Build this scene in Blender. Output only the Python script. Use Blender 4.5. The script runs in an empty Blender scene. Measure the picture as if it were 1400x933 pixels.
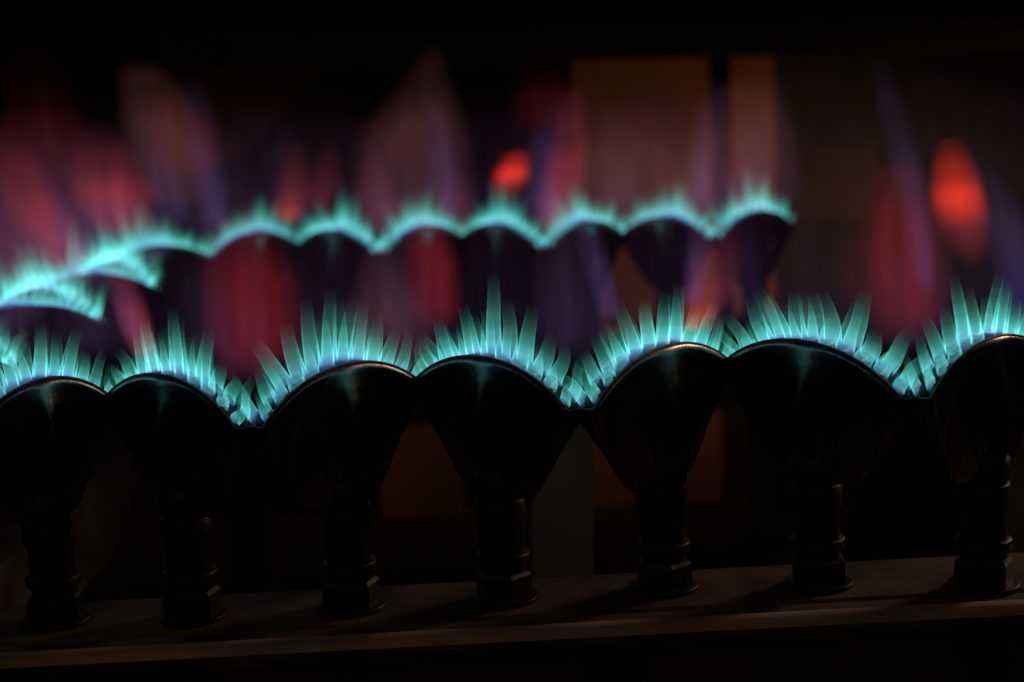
import bpy, bmesh, math, random
from mathutils import Vector, Matrix
C = bpy.context.scene.collection
scene = bpy.context.scene
R = math.radians
# ------------------------------------------------------------------ camera, world, lamps, exposure
F_PX, HC = 2178.0, 0.130                       # focal length in photo pixels, camera height over the manifold
PITCH, ROLL = R(8.975), R(3.0)
cam_d = bpy.data.cameras.new('camera')
cam = bpy.data.objects.new('camera', cam_d); C.objects.link(cam)
cam_d.sensor_width = 22.5; cam_d.lens = 35.0
cam_d.clip_start = 0.01; cam_d.clip_end = 50
cam_d.dof.use_dof = True; cam_d.dof.focus_distance = 0.405; cam_d.dof.aperture_fstop = 6.6
cam.matrix_world = (Matrix.Translation((0, 0, HC)) @ Matrix.Rotation(R(90) - PITCH, 4, 'X')
                    @ Matrix.Rotation(-ROLL, 4, 'Z'))
scene.camera = cam
world = bpy.data.worlds.new('World'); scene.world = world; world.use_nodes = True
bg = world.node_tree.nodes['Background']
bg.inputs[0].default_value = (1.0, 0.72, 0.5, 1); bg.inputs[1].default_value = 0.0020
scene.view_settings.view_transform = 'Standard'; scene.view_settings.look = 'None'
scene.view_settings.exposure = 0; scene.view_settings.gamma = 1
scene.cycles.transparent_max_bounces = 200
scene.cycles.max_bounces = 6
scene.cycles.use_denoising = True
scene.cycles.denoiser = 'OPENIMAGEDENOISE'

def lamp(name, loc, target, size, power, col, spread=None):
    l = bpy.data.lights.new(name, 'AREA'); l.energy = power; l.color = col; l.shape = 'DISK'; l.size = size
    if spread: l.spread = spread
    o = bpy.data.objects.new(name, l); C.objects.link(o); o.location = loc
    o.rotation_euler = (Vector(target) - Vector(loc)).to_track_quat('-Z', 'Y').to_euler()
    return o
lamp('room_lamp', (0.66, 0.80, 0.30), (0.10, 0.40, 0.0), 0.12, 0.058, (1.0, 0.66, 0.46), R(46))
lamp('board_fill', (0.52, 0.88, 0.07), (-0.06, 1.04, 0.0), 0.10, 0.085, (1.0, 0.58, 0.29), R(46))  # added area light that warms the rear boards, no fixture stands there
lamp('lip_fill', (-0.25, -0.35, 0.75), (0.0, 0.38, 0.0), 0.8, 0.034, (1.0, 0.62, 0.40), R(60))  # added fill from the front, brings out the channel lip as a line

# ------------------------------------------------------------------ pixel of the photo -> point of the place
def ray(px, py):
    a, b = px - 700.0, py - 466.5
    u = a * math.cos(ROLL) - b * math.sin(ROLL)
    v = a * math.sin(ROLL) + b * math.cos(ROLL)
    return Vector((u, F_PX * math.cos(PITCH) - v * math.sin(PITCH), -F_PX * math.sin(PITCH) - v * math.cos(PITCH)))
def at_z(px, py, z):
    d = ray(px, py); k = (z - HC) / d.z
    return Vector((0, 0, HC)) + d * k
def at_y(px, py, y):
    d = ray(px, py); return Vector((0, 0, HC)) + d * (y / d.y)

# ------------------------------------------------------------------ helpers
def tag(o, label=None, cat=None, group=None, kind=None):
    if label: o['label'] = label
    if cat: o['category'] = cat
    if group: o['group'] = group
    if kind: o['kind'] = kind
    return o
def empty(name, loc=(0, 0, 0), rz=0):
    o = bpy.data.objects.new(name, None); C.objects.link(o)
    o.location = loc; o.rotation_euler = (0, 0, rz); o.empty_display_size = 0.01
    return o
def mesh_of(name, verts, faces, mat, smooth=True, attr=None):
    me = bpy.data.meshes.new(name); me.from_pydata([tuple(v) for v in verts], [], faces)
    if attr:
        for an, vals in attr.items():
            me.attributes.new(an, 'FLOAT', 'POINT').data.foreach_set('value', vals)
    if smooth: me.polygons.foreach_set('use_smooth', [True] * len(me.polygons))
    me.materials.append(mat); me.update()
    return me
def link(name, me, parent=None):
    o = bpy.data.objects.new(name, me); C.objects.link(o)
    if parent: o.parent = parent
    return o
def bm_mesh(name, bm, mat, smooth=False):
    bmesh.ops.recalc_face_normals(bm, faces=bm.faces)
    me = bpy.data.meshes.new(name); bm.to_mesh(me); bm.free()
    if smooth: me.polygons.foreach_set('use_smooth', [True] * len(me.polygons))
    me.materials.append(mat); return me
def box_mesh(name, lo, hi, mat, bev=0.001):
    bm = bmesh.new(); bmesh.ops.create_cube(bm, size=1)
    for v in bm.verts:
        v.co = Vector([lo[i] + (v.co[i] + .5) * (hi[i] - lo[i]) for i in range(3)])
    if bev: bmesh.ops.bevel(bm, geom=bm.edges[:], offset=bev, segments=2, affect='EDGES')
    return bm_mesh(name, bm, mat)
def lathe(name, prof, mat, seg=24, sides=None, smooth=True):
    n = sides or seg; vs, fs = [], []
    for r, z in prof:
        for k in range(n):
            a = 2 * math.pi * k / n; vs.append((r * math.cos(a), r * math.sin(a), z))
    for j in range(len(prof) - 1):
        for k in range(n):
            fs.append((j*n + k, j*n + (k+1) % n, (j+1)*n + (k+1) % n, (j+1)*n + k))
    fs.append(tuple(range(n))[::-1]); fs.append(tuple(range((len(prof)-1)*n, len(prof)*n)))
    return mesh_of(name, vs, fs, mat, smooth)
def extrude_profile(name, prof, a, b, mat):
    """prof (across, z) swept straight along x from a to b"""
    vs, fs = [], []; n = len(prof); m = 60
    for i in range(m + 1):
        x = a + (b - a) * i / m
        for y, z in prof: vs.append((x, y, z))
    for i in range(m):
        for k in range(n):
            fs.append((i*n + k, i*n + (k+1) % n, (i+1)*n + (k+1) % n, (i+1)*n + k))
    fs.append(tuple(range(n))[::-1]); fs.append(tuple(range(m*n, (m+1)*n)))
    me = mesh_of(name, vs, fs, mat, False)
    bm = bmesh.new(); bm.from_mesh(me); bmesh.ops.recalc_face_normals(bm, faces=bm.faces); bm.to_mesh(me); bm.free()
    return me

# ------------------------------------------------------------------ materials
def metal(name, base, rough, met, bump=0.3, scale=260, stain=(0.5, 1.3), stain_scale=60, tint=None):
    m = bpy.data.materials.new(name); m.use_nodes = True; nt = m.node_tree; N = nt.nodes; L = nt.links
    p = N['Principled BSDF']; p.inputs['Metallic'].default_value = met
    tc = N.new('ShaderNodeTexCoord')
    n1 = N.new('ShaderNodeTexNoise'); n1.inputs['Scale'].default_value = stain_scale; n1.inputs['Detail'].default_value = 6
    L.new(tc.outputs['Object'], n1.inputs['Vector'])
    r = N.new('ShaderNodeValToRGB'); L.new(n1.outputs['Fac'], r.inputs['Fac'])
    t = tint or base
    r.color_ramp.elements[0].position = 0.35; r.color_ramp.elements[1].position = 0.68
    r.color_ramp.elements[0].color = [c * stain[0] for c in base] + [1]
    r.color_ramp.elements[1].color = [c * stain[1] for c in t] + [1]
    L.new(r.outputs['Color'], p.inputs['Base Color'])
    n2 = N.new('ShaderNodeTexNoise'); n2.inputs['Scale'].default_value = scale; n2.inputs['Detail'].default_value = 5
    L.new(tc.outputs['Object'], n2.inputs['Vector'])
    mr = N.new('ShaderNodeMapRange'); L.new(n2.outputs['Fac'], mr.inputs['Value'])
    mr.inputs['To Min'].default_value = rough - 0.08; mr.inputs['To Max'].default_value = rough + 0.1
    L.new(mr.outputs['Result'], p.inputs['Roughness'])
    b = N.new('ShaderNodeBump'); b.inputs['Strength'].default_value = bump; b.inputs['Distance'].default_value = 0.0004
    L.new(n2.outputs['Fac'], b.inputs['Height']); L.new(b.outputs['Normal'], p.inputs['Normal'])
    return m
M_black = metal('black_steel', (0.20, 0.18, 0.168), 0.25, 1.0, 0.2, 350, (0.4, 1.5))
M_stem = metal('dull_black_steel', (0.022, 0.019, 0.017), 0.5, 0.3, 0.5, 600, (0.4, 1.6))
M_rim = metal('rim_steel', (0.13, 0.12, 0.115), 0.5, 1.0, 0.2, 900)
M_nut = metal('nut_steel', (0.03, 0.026, 0.023), 0.42, 0.6, 0.5, 500)
M_bar = metal('sooty_steel', (0.105, 0.086, 0.076), 0.6, 0.15, 0.5, 420, (0.35, 1.4), 45, (0.13, 0.096, 0.076))
M_lip = metal('highlight_steel', (0.62, 0.45, 0.34), 0.5, 0.2, 0.4, 300, (0.7, 1.1), 40)  # pale base colour holds the bright highlight along the rolled edge
M_wall = metal('sooty_wall', (0.008, 0.0072, 0.0068), 0.85, 0.0, 0.5, 90, (0.3, 1.8), 7)
M_board = metal('ochre_board', (0.26, 0.095, 0.018), 0.9, 0.0, 0.6, 160, (0.5, 1.1), 9, (0.27, 0.10, 0.02))
M_board2 = metal('brown_board', (0.10, 0.038, 0.009), 0.9, 0.0, 0.6, 160, (0.6, 1.2), 14)
M_dark_board = metal('dark_brown_board', (0.036, 0.015, 0.005), 0.9, 0.0, 0.6, 160, (0.5, 1.2), 14)  # darkest of the brown boards, lower base colour
M_grey = metal('grey_block', (0.34, 0.32, 0.29), 0.9, 0.0, 0.5, 200, (0.7, 1.2), 30)
M_beam = metal('charred_beam', (0.02, 0.018, 0.016), 0.7, 0.2, 0.5, 150)

def glow_base(name):
    m = bpy.data.materials.new(name); m.use_nodes = True; nt = m.node_tree; N = nt.nodes; N.clear()
    out = N.new('ShaderNodeOutputMaterial'); add = N.new('ShaderNodeAddShader')
    tr = N.new('ShaderNodeBsdfTransparent'); em = N.new('ShaderNodeEmission')
    nt.links.new(tr.outputs[0], add.inputs[0]); nt.links.new(em.outputs[0], add.inputs[1])
    nt.links.new(add.outputs[0], out.inputs['Surface'])
    try: m.cycles.emission_sampling = 'NONE'
    except Exception: pass
    return m, nt, em
def math_node(nt, op, a=None, b=None, clamp=False):
    n = nt.nodes.new('ShaderNodeMath'); n.operation = op; n.use_clamp = clamp
    for i, x in enumerate((a, b)):
        if x is None: continue
        if isinstance(x, (int, float)): n.inputs[i].default_value = x
        else: nt.links.new(x, n.inputs[i])
    return n.outputs[0]
def thickness_cos(nt):
    """|cos| between the flame sheet and the line of sight: the depth of hot gas looked through"""
    g = nt.nodes.new('ShaderNodeNewGeometry'); d = nt.nodes.new('ShaderNodeVectorMath'); d.operation = 'DOT_PRODUCT'
    nt.links.new(g.outputs['Incoming'], d.inputs[0]); nt.links.new(g.outputs['Normal'], d.inputs[1])
    return math_node(nt, 'ABSOLUTE', d.outputs['Value'])
def ramp(nt, fac, stops):
    r = nt.nodes.new('ShaderNodeValToRGB'); nt.links.new(fac, r.inputs['Fac'])
    e = r.color_ramp.elements
    while len(e) < len(stops): e.new(0.5)
    for k, (p, c) in enumerate(stops):
        e[k].position = p; e[k].color = (c, c, c, 1) if isinstance(c, (int, float)) else (*c, 1)
    r.color_ramp.interpolation = 'EASE'
    return r.outputs['Color']
def attr(nt, name):
    a = nt.nodes.new('ShaderNodeAttribute'); a.attribute_name = name; return a.outputs['Fac']
def vmul(nt, col, fac):
    n = nt.nodes.new('ShaderNodeVectorMath'); n.operation = 'SCALE'
    nt.links.new(col, n.inputs[0])
    if isinstance(fac, (int, float)): n.inputs['Scale'].default_value = fac
    else: nt.links.new(fac, n.inputs['Scale'])
    return n.outputs[0]
def vadd(nt, a, b):
    n = nt.nodes.new('ShaderNodeVectorMath'); n.operation = 'ADD'
    nt.links.new(a, n.inputs[0]); nt.links.new(b, n.inputs[1]); return n.outputs[0]

# a thin burning sheet: the longer the way through it the brighter
M_jet, nt, em = glow_base('cyan_jet_flame')
c = thickness_cos(nt); v = attr(nt, 'along')
# chord through a shell of hot gas whose hollow core has 0.8 of its radius
inner = math_node(nt, 'SQRT', math_node(nt, 'MAXIMUM', math_node(nt, 'SUBTRACT', math_node(nt, 'MULTIPLY', c, c), 0.16), 0.0))
rim = math_node(nt, 'SUBTRACT', c, inner)
edge = vmul(nt, ramp(nt, v, [(0.0, (.003, .003, .03)), (.07, (.016, .024, .12)), (.17, (.25, 1.00, 1.06)), (.27, (.165, .94, .82)), (.42, (.070, .46, .375)), (.62, (.022, .145, .115)), (.80, (.004, .026, .021)), (.95, (0, 0, 0))]), rim)
fill = vmul(nt, ramp(nt, v, [(0.0, (.004, .001, .030)), (.13, (.005, .002, .048)), (.27, (.002, .012, .030)), (.42, (.003, .020, .016)), (.72, (.001, .006, .005)), (.92, (0, 0, 0))]), c)
nt.links.new(vadd(nt, edge, fill), em.inputs['Color']); em.inputs['Strength'].default_value = 1.15

def plume_mat(name, stops, k, power=1.7, noise=0.0):
    m, nt, em = glow_base(name)
    c = thickness_cos(nt); v = attr(nt, 'along')
    body = math_node(nt, 'POWER', c, power)
    if noise:
        tc = nt.nodes.new('ShaderNodeTexCoord'); mp = nt.nodes.new('ShaderNodeMapping')
        mp.inputs['Scale'].default_value = (190, 190, 14)
        nt.links.new(tc.outputs['Object'], mp.inputs['Vector'])
        n = nt.nodes.new('ShaderNodeTexNoise'); n.inputs['Scale'].default_value = 1; n.inputs['Detail'].default_value = 2
        nt.links.new(mp.outputs[0], n.inputs['Vector'])
        mr = nt.nodes.new('ShaderNodeMapRange'); nt.links.new(n.outputs['Fac'], mr.inputs['Value'])
        mr.inputs['From Min'].default_value = .3; mr.inputs['From Max'].default_value = .7
        mr.inputs['To Min'].default_value = 1 - noise; mr.inputs['To Max'].default_value = 1 + noise
        body = math_node(nt, 'MULTIPLY', body, mr.outputs[0])
    nt.links.new(vmul(nt, ramp(nt, v, stops), body), em.inputs['Color'])
    em.inputs['Strength'].default_value = k
    return m
# ------------------------------------------------------------------ the setting
def plane_struct(name, pts, mat):
    me = mesh_of(name, pts, [(0, 1, 2, 3)], mat, False); return tag(link(name, me), kind='structure')
ZF = -0.135
plane_struct('floor', [(-6, -2, ZF), (6, -2, ZF), (6, 6, ZF), (-6, 6, ZF)], M_wall)
YW = 1.02
w = link('rear_wall', box_mesh('rear_wall', (-3, YW, ZF), (3, YW + 0.1, 1.6), M_wall, 0)); tag(w, kind='structure')

def slab(name, quad, y0, th, mat, label, cat):
    """a board standing at depth y0, outline from four points of the photo, th thick towards the back"""
    p = [at_y(px, py, y0) for px, py in quad]; n = len(p)
    vs = p + [q + Vector((0, th, 0)) for q in p]
    fs = [tuple(range(n)), tuple(range(n, 2*n))[::-1]] + [(i, i + n, (i+1) % n + n, (i+1) % n) for i in range(n)]
    bm = bmesh.new(); bv = [bm.verts.new(x) for x in vs]
    for f in fs: bm.faces.new([bv[i] for i in f])
    return tag(link(name, bm_mesh(name, bm, mat)), label, cat)
slab('ceramic_board', [(782, 72), (968, 72), (992, 790), (800, 790)], 0.985, 0.03, M_board, 'wide ochre board on the rear wall behind the middle of the back burner row', 'board')
slab('ceramic_board', [(1000, 72), (1058, 72), (1060, 430), (1002, 430)], 0.985, 0.03, M_board, 'narrow ochre board on the rear wall behind the last back row burner', 'board')
slab('ceramic_board', [(262, 92), (440, 88), (330, 214), (268, 230)], 0.985, 0.002, M_board2, 'dim brown board with slanting edge on the rear wall at the left', 'board')
slab('ceramic_board', [(1072, 205), (1200, 195), (1196, 300), (1072, 300)], 0.985, 0.004, M_dark_board, 'dim brown board on the rear wall right of the narrow ochre one', 'board')
slab('ceramic_board', [(520, 560), (632, 556), (632, 790), (520, 790)], 0.985, 0.02, M_board, 'small ochre board low on the rear wall seen between two front burners', 'board')
slab('charred_beam', [(-260, 62), (1700, 22), (1700, 62), (-260, 104)], 0.93, 0.05, M_beam, 'long charred beam crossing above the flames at the back', 'beam')
slab('grey_post', [(728, 560), (812, 560), (812, 1130), (728, 1130)], 0.52, 0.03, M_grey, 'pale grey upright block behind the bar between the two middle burners', 'block')
slab('grey_post', [(1376, 560), (1480, 560), (1480, 1130), (1376, 1130)], 0.60, 0.03, M_grey, 'grey upright block half seen at the right edge beside the last burner', 'block')

# ------------------------------------------------------------------ the manifold the burners stand on
man = tag(empty('burner_manifold', (0, 0.39, 0)), 'dark sooty steel manifold channel carrying the ring of burners', 'manifold')
prof = [(0.413, 0), (0.3835, 0), (0.3825, -0.0012), (0.3812, -0.0012), (0.3802, 0.0), (0.3745, 0.0)]
for k in range(0, 9):
    a = R(90 + k * 22.5); prof.append((0.3712 + 0.0036 * math.cos(a), -0.0026 + 0.0036 * math.sin(a)))
prof += [(0.3722, -0.0072), (0.3722, -0.034), (0.413, -0.034)]
def shift(prof, dy): return [(y - dy, z) for y, z in prof]
def part(name, me, loc=None, rz=0):
    o = link(name, me, man)
    o.matrix_parent_inverse = man.matrix_basis.inverted() if False else Matrix.Translation((0, -0.39, 0))
    if loc: o.location = loc
    o.rotation_euler = (0, 0, rz); return o
part('front_channel', extrude_profile('front_channel', prof, -0.26, 0.26, M_bar))
lip = [(0.3712 + 0.0038 * math.cos(R(40 + k * 15)), -0.0026 + 0.0038 * math.sin(R(40 + k * 15))) for k in range(9)]
lip += [(0.3712 + 0.0033 * math.cos(R(160 - k * 15)), -0.0026 + 0.0033 * math.sin(R(160 - k * 15))) for k in range(9)]
part('lip_highlight', extrude_profile('lip_highlight', lip, -0.26, 0.26, M_lip))  # thin strip over the roll, its highlight put into the pale colour
part('rear_channel', extrude_profile('rear_channel', shift(prof, 0.398), -0.152, 0.14, M_bar), (0, 0.808, 0))
part('side_channel', extrude_profile('side_channel', shift(prof, 0.39), -0.42, 0.0, M_bar), (-0.176, 0.416, 0), R(-90))
leg = box_mesh('support_leg', (-.011, -.011, ZF), (.011, .011, -0.034), M_bar)
for x, y in ((-0.22, .39), (0.22, .39), (-0.14, .8), (0.13, .8)): part('support_leg', leg, (x, y, 0))

# ------------------------------------------------------------------ one fan burner, built once
HW, ZT, ZE, ZB = 0.0290, 0.0640, 0.0535, 0.0285     # half width, crest, ends, bottom of the fan
def ztop(t): return ZT - (ZT - ZE) * (0.80 * t * t + 0.20 * t ** 4)
TH = 0.0036
def body_mesh():
    NT, NH = 48, 22; vs, fs = [], []
    def hw(h):                                       # half width of the fan at relative height h
        return 0.0115 + (HW - 0.0115) * (h ** 0.82)
    def half(t, h):
        a = abs(t); core = math.exp(-(a / (0.11 + 0.04 * h)) ** 2) * 0.75 + 0.25 * math.exp(-(a / 0.45) ** 2)
        rise = min(1.0, h / 0.40); rise = rise * rise * (3 - 2 * rise)
        bulge = 0.0030 + 0.0030 * rise
        flat = 0.0007 + (TH - 0.0007) * max(max(0.0, 1 - (a / 0.95) ** 3) * (0.5 + 0.5 * h), min(1.0, max(0.0, (h - 0.45) / 0.5)))
        drop = 1 - max(0.0, (h - 0.25) / 0.75) ** 1.15
        crease = 0.0007 * math.exp(-((a - 0.30 - 0.42 * h) / 0.05) ** 2) * math.sin(math.pi * min(1, h / 0.8))
        return flat + bulge * core * drop + max(0.0, crease)
    rows = []
    for side in (-1, 1):
        grid = []
        for j in range(NH + 1):
            h = j / NH; row = []
            for i in range(NT + 1):
                t = -1 + 2 * i / NT
                row.append(len(vs)); vs.append((t * hw(h), side * half(t, h), ZB + h * (ztop(t) - ZB)))
            grid.append(row)
        lip = []; floor = []
        for i in range(NT + 1):
            t = -1 + 2 * i / NT; tt = t * 0.985
            lip.append(len(vs)); vs.append((tt * HW, side * (TH - 0.0006), ztop(t) + 0.0001))
        for i in range(NT + 1):
            t = -1 + 2 * i / NT; tt = t * 0.985
            floor.append(len(vs)); vs.append((tt * HW, side * (TH - 0.0006), ztop(t) - 0.003))
        grid += [lip, floor]; rows.append(grid)
        for j in range(len(grid) - 1):
            for i in range(NT):
                q = (grid[j][i], grid[j][i+1], grid[j+1][i+1], grid[j+1][i])
                fs.append(q if side < 0 else q[::-1])
    a, b = rows
    for i in range(NT):                              # floor of the slot, underside
        fs.append((a[-1][i], a[-1][i+1], b[-1][i+1], b[-1][i]))
        fs.append((b[0][i], b[0][i+1], a[0][i+1], a[0][i]))
    for j in range(len(a) - 1):
        fs.append((b[j][0], a[j][0], a[j+1][0], b[j+1][0])); fs.append((a[j][-1], b[j][-1], b[j+1][-1], a[j+1][-1]))
    return mesh_of('fan_body', vs, fs, M_black)
def sweep_rim(side):
    vs, fs = [], []; n = 8; m = 60
    for i in range(m + 1):
        t = -1 + 2 * i / m
        c = Vector((t * HW, side * (TH - 0.0002), ztop(t) + 0.0001))
        for k in range(n):
            a = 2 * math.pi * k / n; vs.append(c + Vector((0, 0.00032 * math.cos(a), 0.00032 * math.sin(a))))
    for i in range(m):
        for k in range(n): fs.append((i*n+k, i*n+(k+1) % n, (i+1)*n+(k+1) % n, (i+1)*n+k))
    return mesh_of('port_rim', vs, fs, M_rim)
NP = 11
def ribbon_mesh():
    """corrugated strip that divides the slot into two rows of ports"""
    vs, fs = [], []; m = NP * 16
    for i in range(m + 1):
        t = -0.97 + 1.94 * i / m
        y = 0.0026 * math.sin(2 * math.pi * NP * 0.5 * (t + 1))
        for d in (-0.00015, 0.00015):
            for z in (0.00025, -0.0026): vs.append((t * HW, y + d, ztop(t) + z))
    for i in range(m):
        a = i * 4; b = a + 4
        fs += [(a, b, b+2, a+2), (a, a+1, b+1, b), (a+2, b+2, b+3, a+3)]
    return mesh_of('port_ribbon', vs, fs, M_rim)
me_body, me_ribbon = body_mesh(), ribbon_mesh()
me_rims = [sweep_rim(-1), sweep_rim(1)]
me_stem = lathe('stem', [(.0058, .0080), (.0058, .0275), (.0066, .0290), (.0066, .0330), (.0050, .0355)], M_stem, 28)
me_collar = lathe('stem_collar', [(.0067, .0100), (.0070, .0104), (.0070, .0124), (.0067, .0128)], M_nut, 28)
me_shutter = lathe('air_shutter', [(.0063, .0205), (.0065, .0208), (.0065, .0268), (.0063, .0271)], M_stem, 28)
me_nut = lathe('hex_nut', [(.0066, 0.0), (.0074, .0007), (.0074, .0068), (.0066, .0078), (.0045, .0082)], M_nut, sides=6, smooth=False)
me_washer = lathe('washer', [(.0086, .0002), (.0088, .0003), (.0088, .0011), (.0086, .0012)], M_nut, 28)

# ------------------------------------------------------------------ flame jets in the frame of one fan
UP = Vector((0, 0, 1))
def jet_mesh(i, row, rnd, calm, grow):
    f = (i + 0.5 + (-0.1 if row else 0.1)) / NP
    t = -0.985 + 1.97 * f; a = abs(t)
    du = 0.001
    tan = Vector((HW * 2 * du, 0, ztop(t + du) - ztop(t - du))).normalized()
    nrm = Vector((-tan.z, 0, tan.x))
    side = Vector((0, 1, 0)) * (1 if row else -1)
    ea = max(0.0, a - 0.5) / 0.5
    L = grow * (0.0205 - 0.0130 * a + 0.0022 * ea) * rnd.choice((0.68, 0.8, 0.9, 1.0, 1.1, 1.2)) * rnd.uniform(0.93, 1.07) * (1.05 if row else 0.92)
    tilt = nrm + side * 0.05 + Vector((0.30 * t, 0, 0)) + Vector((rnd.gauss(0, .05), rnd.gauss(0, .03), 0))
    tilt.normalize()
    p0 = Vector((t * HW, side.y * 0.0015, ztop(t))) - nrm * 0.0013
    r0 = HW * 1.97 / NP / 2 * 1.04 / max(0.85, tan.x)
    ang = rnd.uniform(0, 6.28); wob = (0.0003 + 0.0013 * ea) * (0.5 if calm else 1.0)
    sway = rnd.gauss(0, 0.13) * L; sway2 = rnd.gauss(0, 0.10) * L
    S, T = 16, 20; vs, fs, al = [], [], []
    pts = []
    for j in range(S + 1):
        s = j / S
        p = p0 + tilt * (L * s) + UP * (L * (0.25 * a + 0.45 * ea * ea) * s * s)
        wv = wob * s * math.sin(s * 6.0 + ang)
        p += tan * (wv + sway * s ** 2.2) + Vector((0, 1, 0)) * (wv * 0.6 + sway2 * s * s)
        pts.append(p)
    for j in range(S + 1):
        s = j / S
        d = (pts[min(j+1, S)] - pts[max(j-1, 0)]).normalized()
        ax = (tan - d * tan.dot(d)).normalized(); ay = d.cross(ax)
        ru = r0 * (1.0 - 0.28 * s - 0.10 * s * s) * (1 - 0.50 * ea) * (0.92 + 0.08 * min(1, s / 0.12)); rw = 0.0013 * (1.0 - 0.3 * s) * (1 - 0.70 * ea)
        for k in range(T):
            b = 2 * math.pi * k / T
            vs.append(pts[j] + ax * ru * math.cos(b) + ay * rw * math.sin(b)); al.append(s)
    for j in range(S):
        for k in range(T): fs.append((j*T+k, j*T+(k+1) % T, (j+1)*T+(k+1) % T, (j+1)*T+k))
    return mesh_of('flame_jet', vs, fs, M_jet, True, {'along': al})
VAR = 12
rnd = random.Random(11)
jet_sets = [[jet_mesh(i, row, rnd, False, 0.86 if k < 7 else 1.12) for row in (1, 0) for i in range(NP)] for k in range(VAR)]

def swept(name, pts, radii, depth, mat, S=20, T=20):
    """closed soft body of burning gas along a curved axis"""
    n = len(pts); vs, fs, al = [], [], []
    def samp(arr, s):
        x = s * (n - 1); i = min(int(x), n - 2); f = x - i
        p0 = arr[max(i-1, 0)]; p1 = arr[i]; p2 = arr[i+1]; p3 = arr[min(i+2, n-1)]
        return p1 * 1.0 + (p2 - p0) * (0.5 * f) + (p0 * 2 - p1 * 5 + p2 * 4 - p3) * (0.5 * f * f) + (p1 * 3 - p0 - p2 * 3 + p3) * (0.5 * f ** 3)
    for j in range(S + 1):
        s = j / S; p = samp(pts, s)
        r = max(samp(radii, s), 0.0003)
        r *= max(0.02, math.sqrt(max(0.0, 1 - abs(2 * s - 1) ** 6)))
        for k in range(T):
            b = 2 * math.pi * k / T
            vs.append(p + Vector((r * math.cos(b), r * depth * math.sin(b), 0))); al.append(s)
    for j in range(S):
        for k in range(T): fs.append((j*T+k, j*T+(k+1) % T, (j+1)*T+(k+1) % T, (j+1)*T+k))
    fs.append(tuple(range(T))[::-1]); fs.append(tuple(range(S*T, (S+1)*T)))
    return mesh_of(name, vs, fs, mat, True, {'along': al})
K0 = (0, 0, 0)
M_veil = plume_mat('violet_veil', [(0, K0), (.12, (.006, .004, .022)), (.32, (.010, .0055, .016)), (.62, (.0065, .0024, .0055)), (.97, K0)], 0.62, 2.0, 0.5)
me_veils = []
for k in range(5):
    h = 0.066 + 0.016 * rnd.random(); dx = rnd.uniform(-.005, .005)
    me_veils.append(swept('flame_veil', [Vector((0, 0, .0585)), Vector((dx * .4, 0, .070)), Vector((dx, 0, .066 + h * .5)), Vector((dx * 2.2, 0, .062 + h))],
                          [.012, .040, .038, .018], 0.40, M_veil))

# ------------------------------------------------------------------ nodes of the zigzag, from the photograph
FRONT = [(-58, 600), (151, 549), (342, 585), (570, 525), (793, 560), (992, 499), (1252, 545), (1426, 492)]
BACK = [(284, 353), (410, 338), (520, 348), (632, 329), (745, 341), (850, 324), (976, 328), (1080, 309)]
front = [at_z(x, y, ZE) for x, y in FRONT]
back = [at_z(x, y, ZE) for x, y in BACK]
left = [Vector(q) for q in ((-.200, .430, ZE), (-.151, .478, ZE), (-.200, .526, ZE), (-.150, .577, ZE), (-.200, .622, ZE), (-.150, .672, ZE), (-.193, .720, ZE))] + [back[0]]
ords = ['first', 'second', 'third', 'fourth', 'fifth', 'sixth', 'seventh']
turn = ['turned so its left end is nearer', 'turned so its right end is nearer']
front_txt = ['cut by the left edge', 'with a low crest, second from the left', 'third from the left',
             'at the centre left of the pale grey block', 'narrow, right of the pale grey block', 'widest, second from the right', 'half cut by the right edge']
count = 0
def burner(a, b, blabel, flabel, bgroup, fgroup, var):
    global count
    mid = (a + b) / 2; d = b - a; W = math.hypot(d.x, d.y)
    rz = math.atan2(d.y, d.x); sx = (W * 0.975) / (2 * HW)
    t = empty('fan_burner', (mid.x, mid.y, 0.0), rz); t.scale = (1, 1, 1)
    tag(t, blabel, 'gas burner', bgroup)
    bd = link('fan_body', me_body, t); bd.scale = (sx, 1, 1)
    for m in me_rims: link('port_rim', m, bd)
    link('port_ribbon', me_ribbon, bd)
    st = link('stem', me_stem, t)
    link('stem_collar', me_collar, st); link('air_shutter', me_shutter, st)
    nu = link('hex_nut', me_nut, t); nu.rotation_euler = (0, 0, rnd.uniform(0, 1)); link('washer', me_washer, t)
    f = empty('burner_flame', (mid.x, mid.y, 0.0), rz); f.scale = (sx, 1, 1)
    tag(f, flabel, 'flame', fgroup)
    for m in jet_sets[var % VAR]: link('flame_jet', m, f)
    vo = link('flame_veil', me_veils[(var * 3) % 5], f)
    count += 1
for k in range(7):
    burner(front[k], front[k+1], 'black fan burner in the front row, ' + front_txt[k],
           'sharp teal jets on the front burner ' + front_txt[k], 'fan burners in the front row', 'flames along the front row', k)
left_txt = ['nearest the camera at the left edge', 'second nearest at the left edge', 'with its crest at the left edge', 'fourth going back', 'behind the bright blob',
            'sixth going back', 'last before the back row corner']
for k in range(7):
    burner(left[k], left[k+1], 'dark blurred fan burner in the left side row, ' + left_txt[k],
           'blurred bright teal flame on the left side burner ' + left_txt[k], 'fan burners in the left side row', 'flames along the left side row', 7 + (k + 2) % 5)
for k in range(7):
    burner(back[k], back[k+1], 'blurred dark fan burner in the back row, %s from the left' % ords[k],
           'blurred pale teal arch of flame on the %s back row burner from the left' % ords[k], 'fan burners in the back row', 'flames along the back row', 7 + k % 5)

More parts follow.
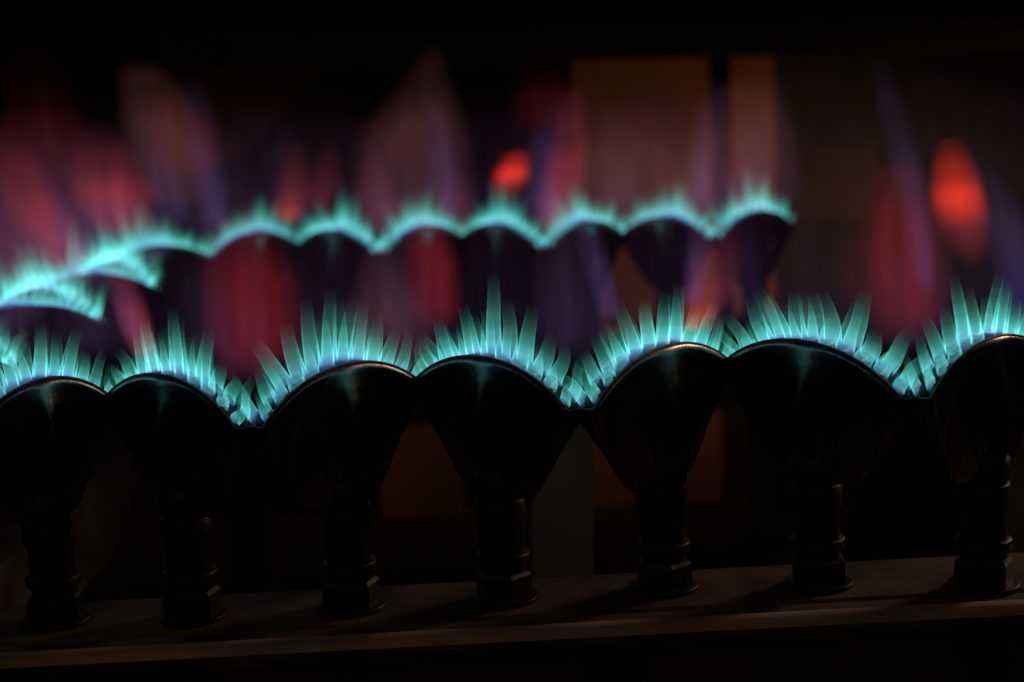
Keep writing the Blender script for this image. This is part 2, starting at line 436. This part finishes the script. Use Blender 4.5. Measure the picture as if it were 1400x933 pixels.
# ------------------------------------------------------------------ the tall red and violet tongues over the jets
def fade(c0, c1, a=.14, b=.42, c=.70):
    q = [x * .42 for x in c1]; r = [x * .12 for x in c1]
    return [(0.03, K0), (a, c0), (b, c1), (c * .9 + .0, q), (min(.9, c * .9 + .16), r), (.97, K0)]
HUES = {
    'scarlet': plume_mat('scarlet_flame', fade((.06, .006, .009), (.38, .018, .009), .24, .46, .66), 1, 6.2, .15),
    'red': plume_mat('red_flame', fade((.052, .0016, .0018), (.050, .0016, .0016), .2, .5, .75), 0.9, 5.8, .4),
    'ember': plume_mat('ember_flame', fade((.20, .022, .012), (.060, .006, .004), .12, .36, .6), 1, 5.8, .3),
    'pink': plume_mat('pink_flame', fade((.095, .018, .032), (.085, .009, .012), .18, .45, .66), 0.85, 5.8, .35),
    'rose': plume_mat('rose_flame', fade((.036, .006, .011), (.025, .0036, .005)), 0.85, 5.8, .45),
    'violet': plume_mat('violet_flame', fade((.012, .0075, .026), (.010, .005, .015)), 0.85, 5.6, .4),
    'blue': plume_mat('blue_flame', fade((.008, .006, .028), (.009, .006, .020)), 1, 5.6, .4),
    'brown': plume_mat('dusky_flame', fade((.018, .0068, .0085), (.025, .0080, .0080), .16, .48, .78), 0.95, 3.8, .4),
    'mist': plume_mat('violet_mist_flame', fade((.0040, .0022, .007), (.0035, .0016, .0045)), 0.8, 5.2, .4),
    'dim': plume_mat('dim_red_flame', fade((.013, .0010, .0012), (.010, .0008, .0009), .2, .42, .6), 1, 5.6, .4),
}
YF, YB = 0.405, 0.805
def tongue(hue, y, pts, rad, label, depth=0.7, group=None):
    """pts: photo pixels along the axis from the root to the tip; rad: half widths in photo pixels"""
    p = [at_y(px, py, y) for px, py in pts]
    k = y / F_PX * 1.72
    e = p[-1] + (p[-1] - p[-2]) * (0.05 if hue == 'scarlet' else 0.4)
    p = p + [e]; rad = list(rad) + [rad[-1] * 0.45]
    base = p[0].copy()
    me = swept('flame_tongue', [q - base for q in p], [r * k for r in rad], depth, HUES[hue])
    o = link('flame_tongue', me); o.location = base
    tag(o, label, 'flame tongue', group or 'coloured flame tongues over the burners')
T = tongue
T('scarlet', YF + .11, [(1332, 378), (1322, 330), (1312, 282), (1305, 235), (1300, 190)], [12, 23, 27, 23, 13], 'bright scarlet tongue standing over the last front burner at the right')
T('red', YF + .11, [(1236, 490), (1240, 400), (1234, 310), (1226, 230)], [34, 40, 38, 24], 'broad dark red tongue over the valley before the last front burner')
T('violet', YF + .11, [(1266, 420), (1256, 320), (1238, 220), (1208, 110)], [13, 15, 17, 14], 'thin violet streak leaning left above the dark red tongue at the right')
T('dim', YF + .11, [(1180, 450), (1186, 370), (1184, 320), (1180, 270)], [26, 34, 30, 20], 'faint red tongue above the right shoulder of the widest burner')
T('blue', YF + .11, [(1400, 470), (1392, 380), (1372, 300), (1335, 225)], [20, 22, 24, 18], 'deep blue streak curving up at the right edge of the last front flame')
T('red', YF + .10, [(352, 545), (350, 460), (340, 380), (325, 300)], [34, 48, 46, 30], 'broad dark red tongue over the valley between the second and third front burners')
T('red', YF + .06, [(602, 470), (594, 400), (588, 350), (580, 290)], [22, 27, 26, 16], 'red tongue standing between the third and fourth front burners under the back row')
T('brown', YF + .11, [(538, 540), (538, 470), (528, 420), (520, 350)], [36, 42, 36, 20], 'dusky brownish tongue above the right shoulder of the third front burner')
T('ember', YF + .03, [(944, 462), (962, 425), (976, 380), (980, 310)], [10, 21, 28, 26], 'orange red tongue with bright foot right of the fifth front burner crest')
T('pink', YF + .04, [(206, 505), (192, 465), (178, 420), (160, 360)], [12, 16, 17, 14], 'slanting pinkish streak at the left shoulder of the second front burner')
T('scarlet', YB, [(690, 288), (695, 260), (700, 232), (706, 205)], [10, 17, 18, 12], 'small bright scarlet oval above the fourth back row flame')
T('pink', YB, [(752, 335), (764, 275), (776, 215), (784, 140)], [16, 22, 21, 14], 'tall pinkish red tongue over the valley right of the small scarlet oval')
T('violet', YB, [(740, 320), (742, 250), (755, 190), (775, 135)], [16, 18, 22, 16], 'violet streak along the left side of the tall pinkish tongue')
T('brown', YB, [(562, 335), (560, 250), (566, 170), (586, 88)], [56, 54, 46, 16], 'big dusky brown tongue with a pointed top above the third back row flame')
T('violet', YB, [(612, 330), (606, 260), (600, 200), (594, 130)], [14, 16, 14, 10], 'violet streak on the right flank of the big dusky brown tongue')
T('ember', YB, [(396, 312), (396, 285), (400, 255), (406, 205)], [10, 16, 17, 12], 'narrow orange red tongue over the right end of the first back row flame')
T('rose', YB, [(436, 305), (440, 265), (444, 240), (450, 200)], [12, 18, 17, 10], 'small rosy tongue beside the narrow orange red one above the back row')
T('rose', YB, [(632, 330), (626, 290), (622, 265), (618, 230)], [12, 20, 20, 12], 'small rosy tongue over the valley after the big dusky brown tongue')
T('rose', YB, [(520, 335), (522, 290), (512, 260), (505, 220)], [14, 24, 22, 14], 'soft rosy tongue over the valley before the big dusky brown tongue')
T('brown', YB, [(1000, 320), (1002, 260), (1012, 200), (1020, 120)], [44, 56, 48, 34], 'wide dusky tongue in front of the ochre boards above the seventh back row flame')
T('violet', YB, [(950, 320), (956, 260), (966, 200), (976, 130)], [14, 15, 17, 14], 'violet streak on the left flank of the wide dusky tongue by the ochre boards')
T('violet', YB, [(1010, 300), (1024, 250), (1034, 210), (1050, 150)], [18, 26, 24, 16], 'short violet streak rising from the crest of the seventh back row flame')
T('brown', YB, [(875, 330), (870, 270), (868, 210), (866, 150)], [62, 74, 64, 40], 'wide faint dusky tongue over the fifth and sixth back row flames')
T('dim', YB, [(752, 200), (748, 160), (745, 120), (744, 80)], [26, 34, 34, 22], 'dim red wisp high above the tall pinkish tongue')
T('blue', YF + .08, [(836, 450), (826, 400), (812, 350), (798, 300)], [12, 14, 15, 13], 'thin blue streak hanging between the rows left of the fifth front burner')
T('mist', YF + .05, [(770, 490), (768, 420), (768, 360), (768, 300)], [18, 26, 26, 20], 'soft violet tongue between the rows above the valley left of the fifth front burner')
T('blue', YF + .06, [(946, 430), (950, 390), (955, 350), (960, 300)], [11, 13, 14, 12], 'thin blue streak between the rows beside the orange red tongue')
T('mist', YF + .08, [(288, 500), (284, 440), (276, 390), (266, 330)], [18, 24, 22, 16], 'soft violet tongue between the rows left of the broad dark red tongue')
T('pink', .62, [(178, 345), (156, 295), (146, 250), (136, 185)], [26, 38, 40, 28], 'bright pinkish red tongue rising from the blurred left side flames')
T('rose', .62, [(172, 330), (160, 275), (152, 245), (150, 205)], [24, 40, 38, 24], 'rosy glow at the right of the bright pinkish tongue on the left side')
T('pink', .55, [(110, 400), (74, 330), (44, 270), (6, 190)], [22, 28, 30, 26], 'slanting pink tongue at the left side nearer the edge')
T('rose', .52, [(40, 420), (18, 350), (2, 290), (-20, 220)], [40, 56, 56, 40], 'wide rosy tongue cut by the left edge')
T('violet', .56, [(136, 375), (108, 330), (82, 285), (50, 230)], [14, 17, 18, 14], 'violet edge slanting along the right of the pink left tongue')
T('violet', .70, [(246, 320), (232, 270), (216, 225), (196, 160)], [17, 18, 18, 14], 'violet streak leaning left above the last left side flame')
T('brown', .70, [(250, 300), (238, 240), (222, 170), (196, 100)], [26, 36, 36, 24], 'faint dusky tongue behind the leaning violet streak at the left')
T('dim', .62, [(80, 290), (66, 210), (54, 150), (44, 80)], [40, 44, 40, 24], 'dim dark red wisp high at the left')
T('violet', .76, [(296, 330), (290, 265), (278, 205), (262, 120)], [15, 17, 18, 15], 'dim violet streak above the corner of the left and back rows')
T('dim', .76, [(262, 260), (256, 200), (244, 150), (225, 100)], [36, 40, 36, 22], 'dim red wisp high above the corner of the left and back rows')
T('violet', YF + .08, [(182, 470), (176, 430), (166, 395), (152, 350)], [13, 15, 14, 11], 'violet streak in the gap left of the second front burner flame')
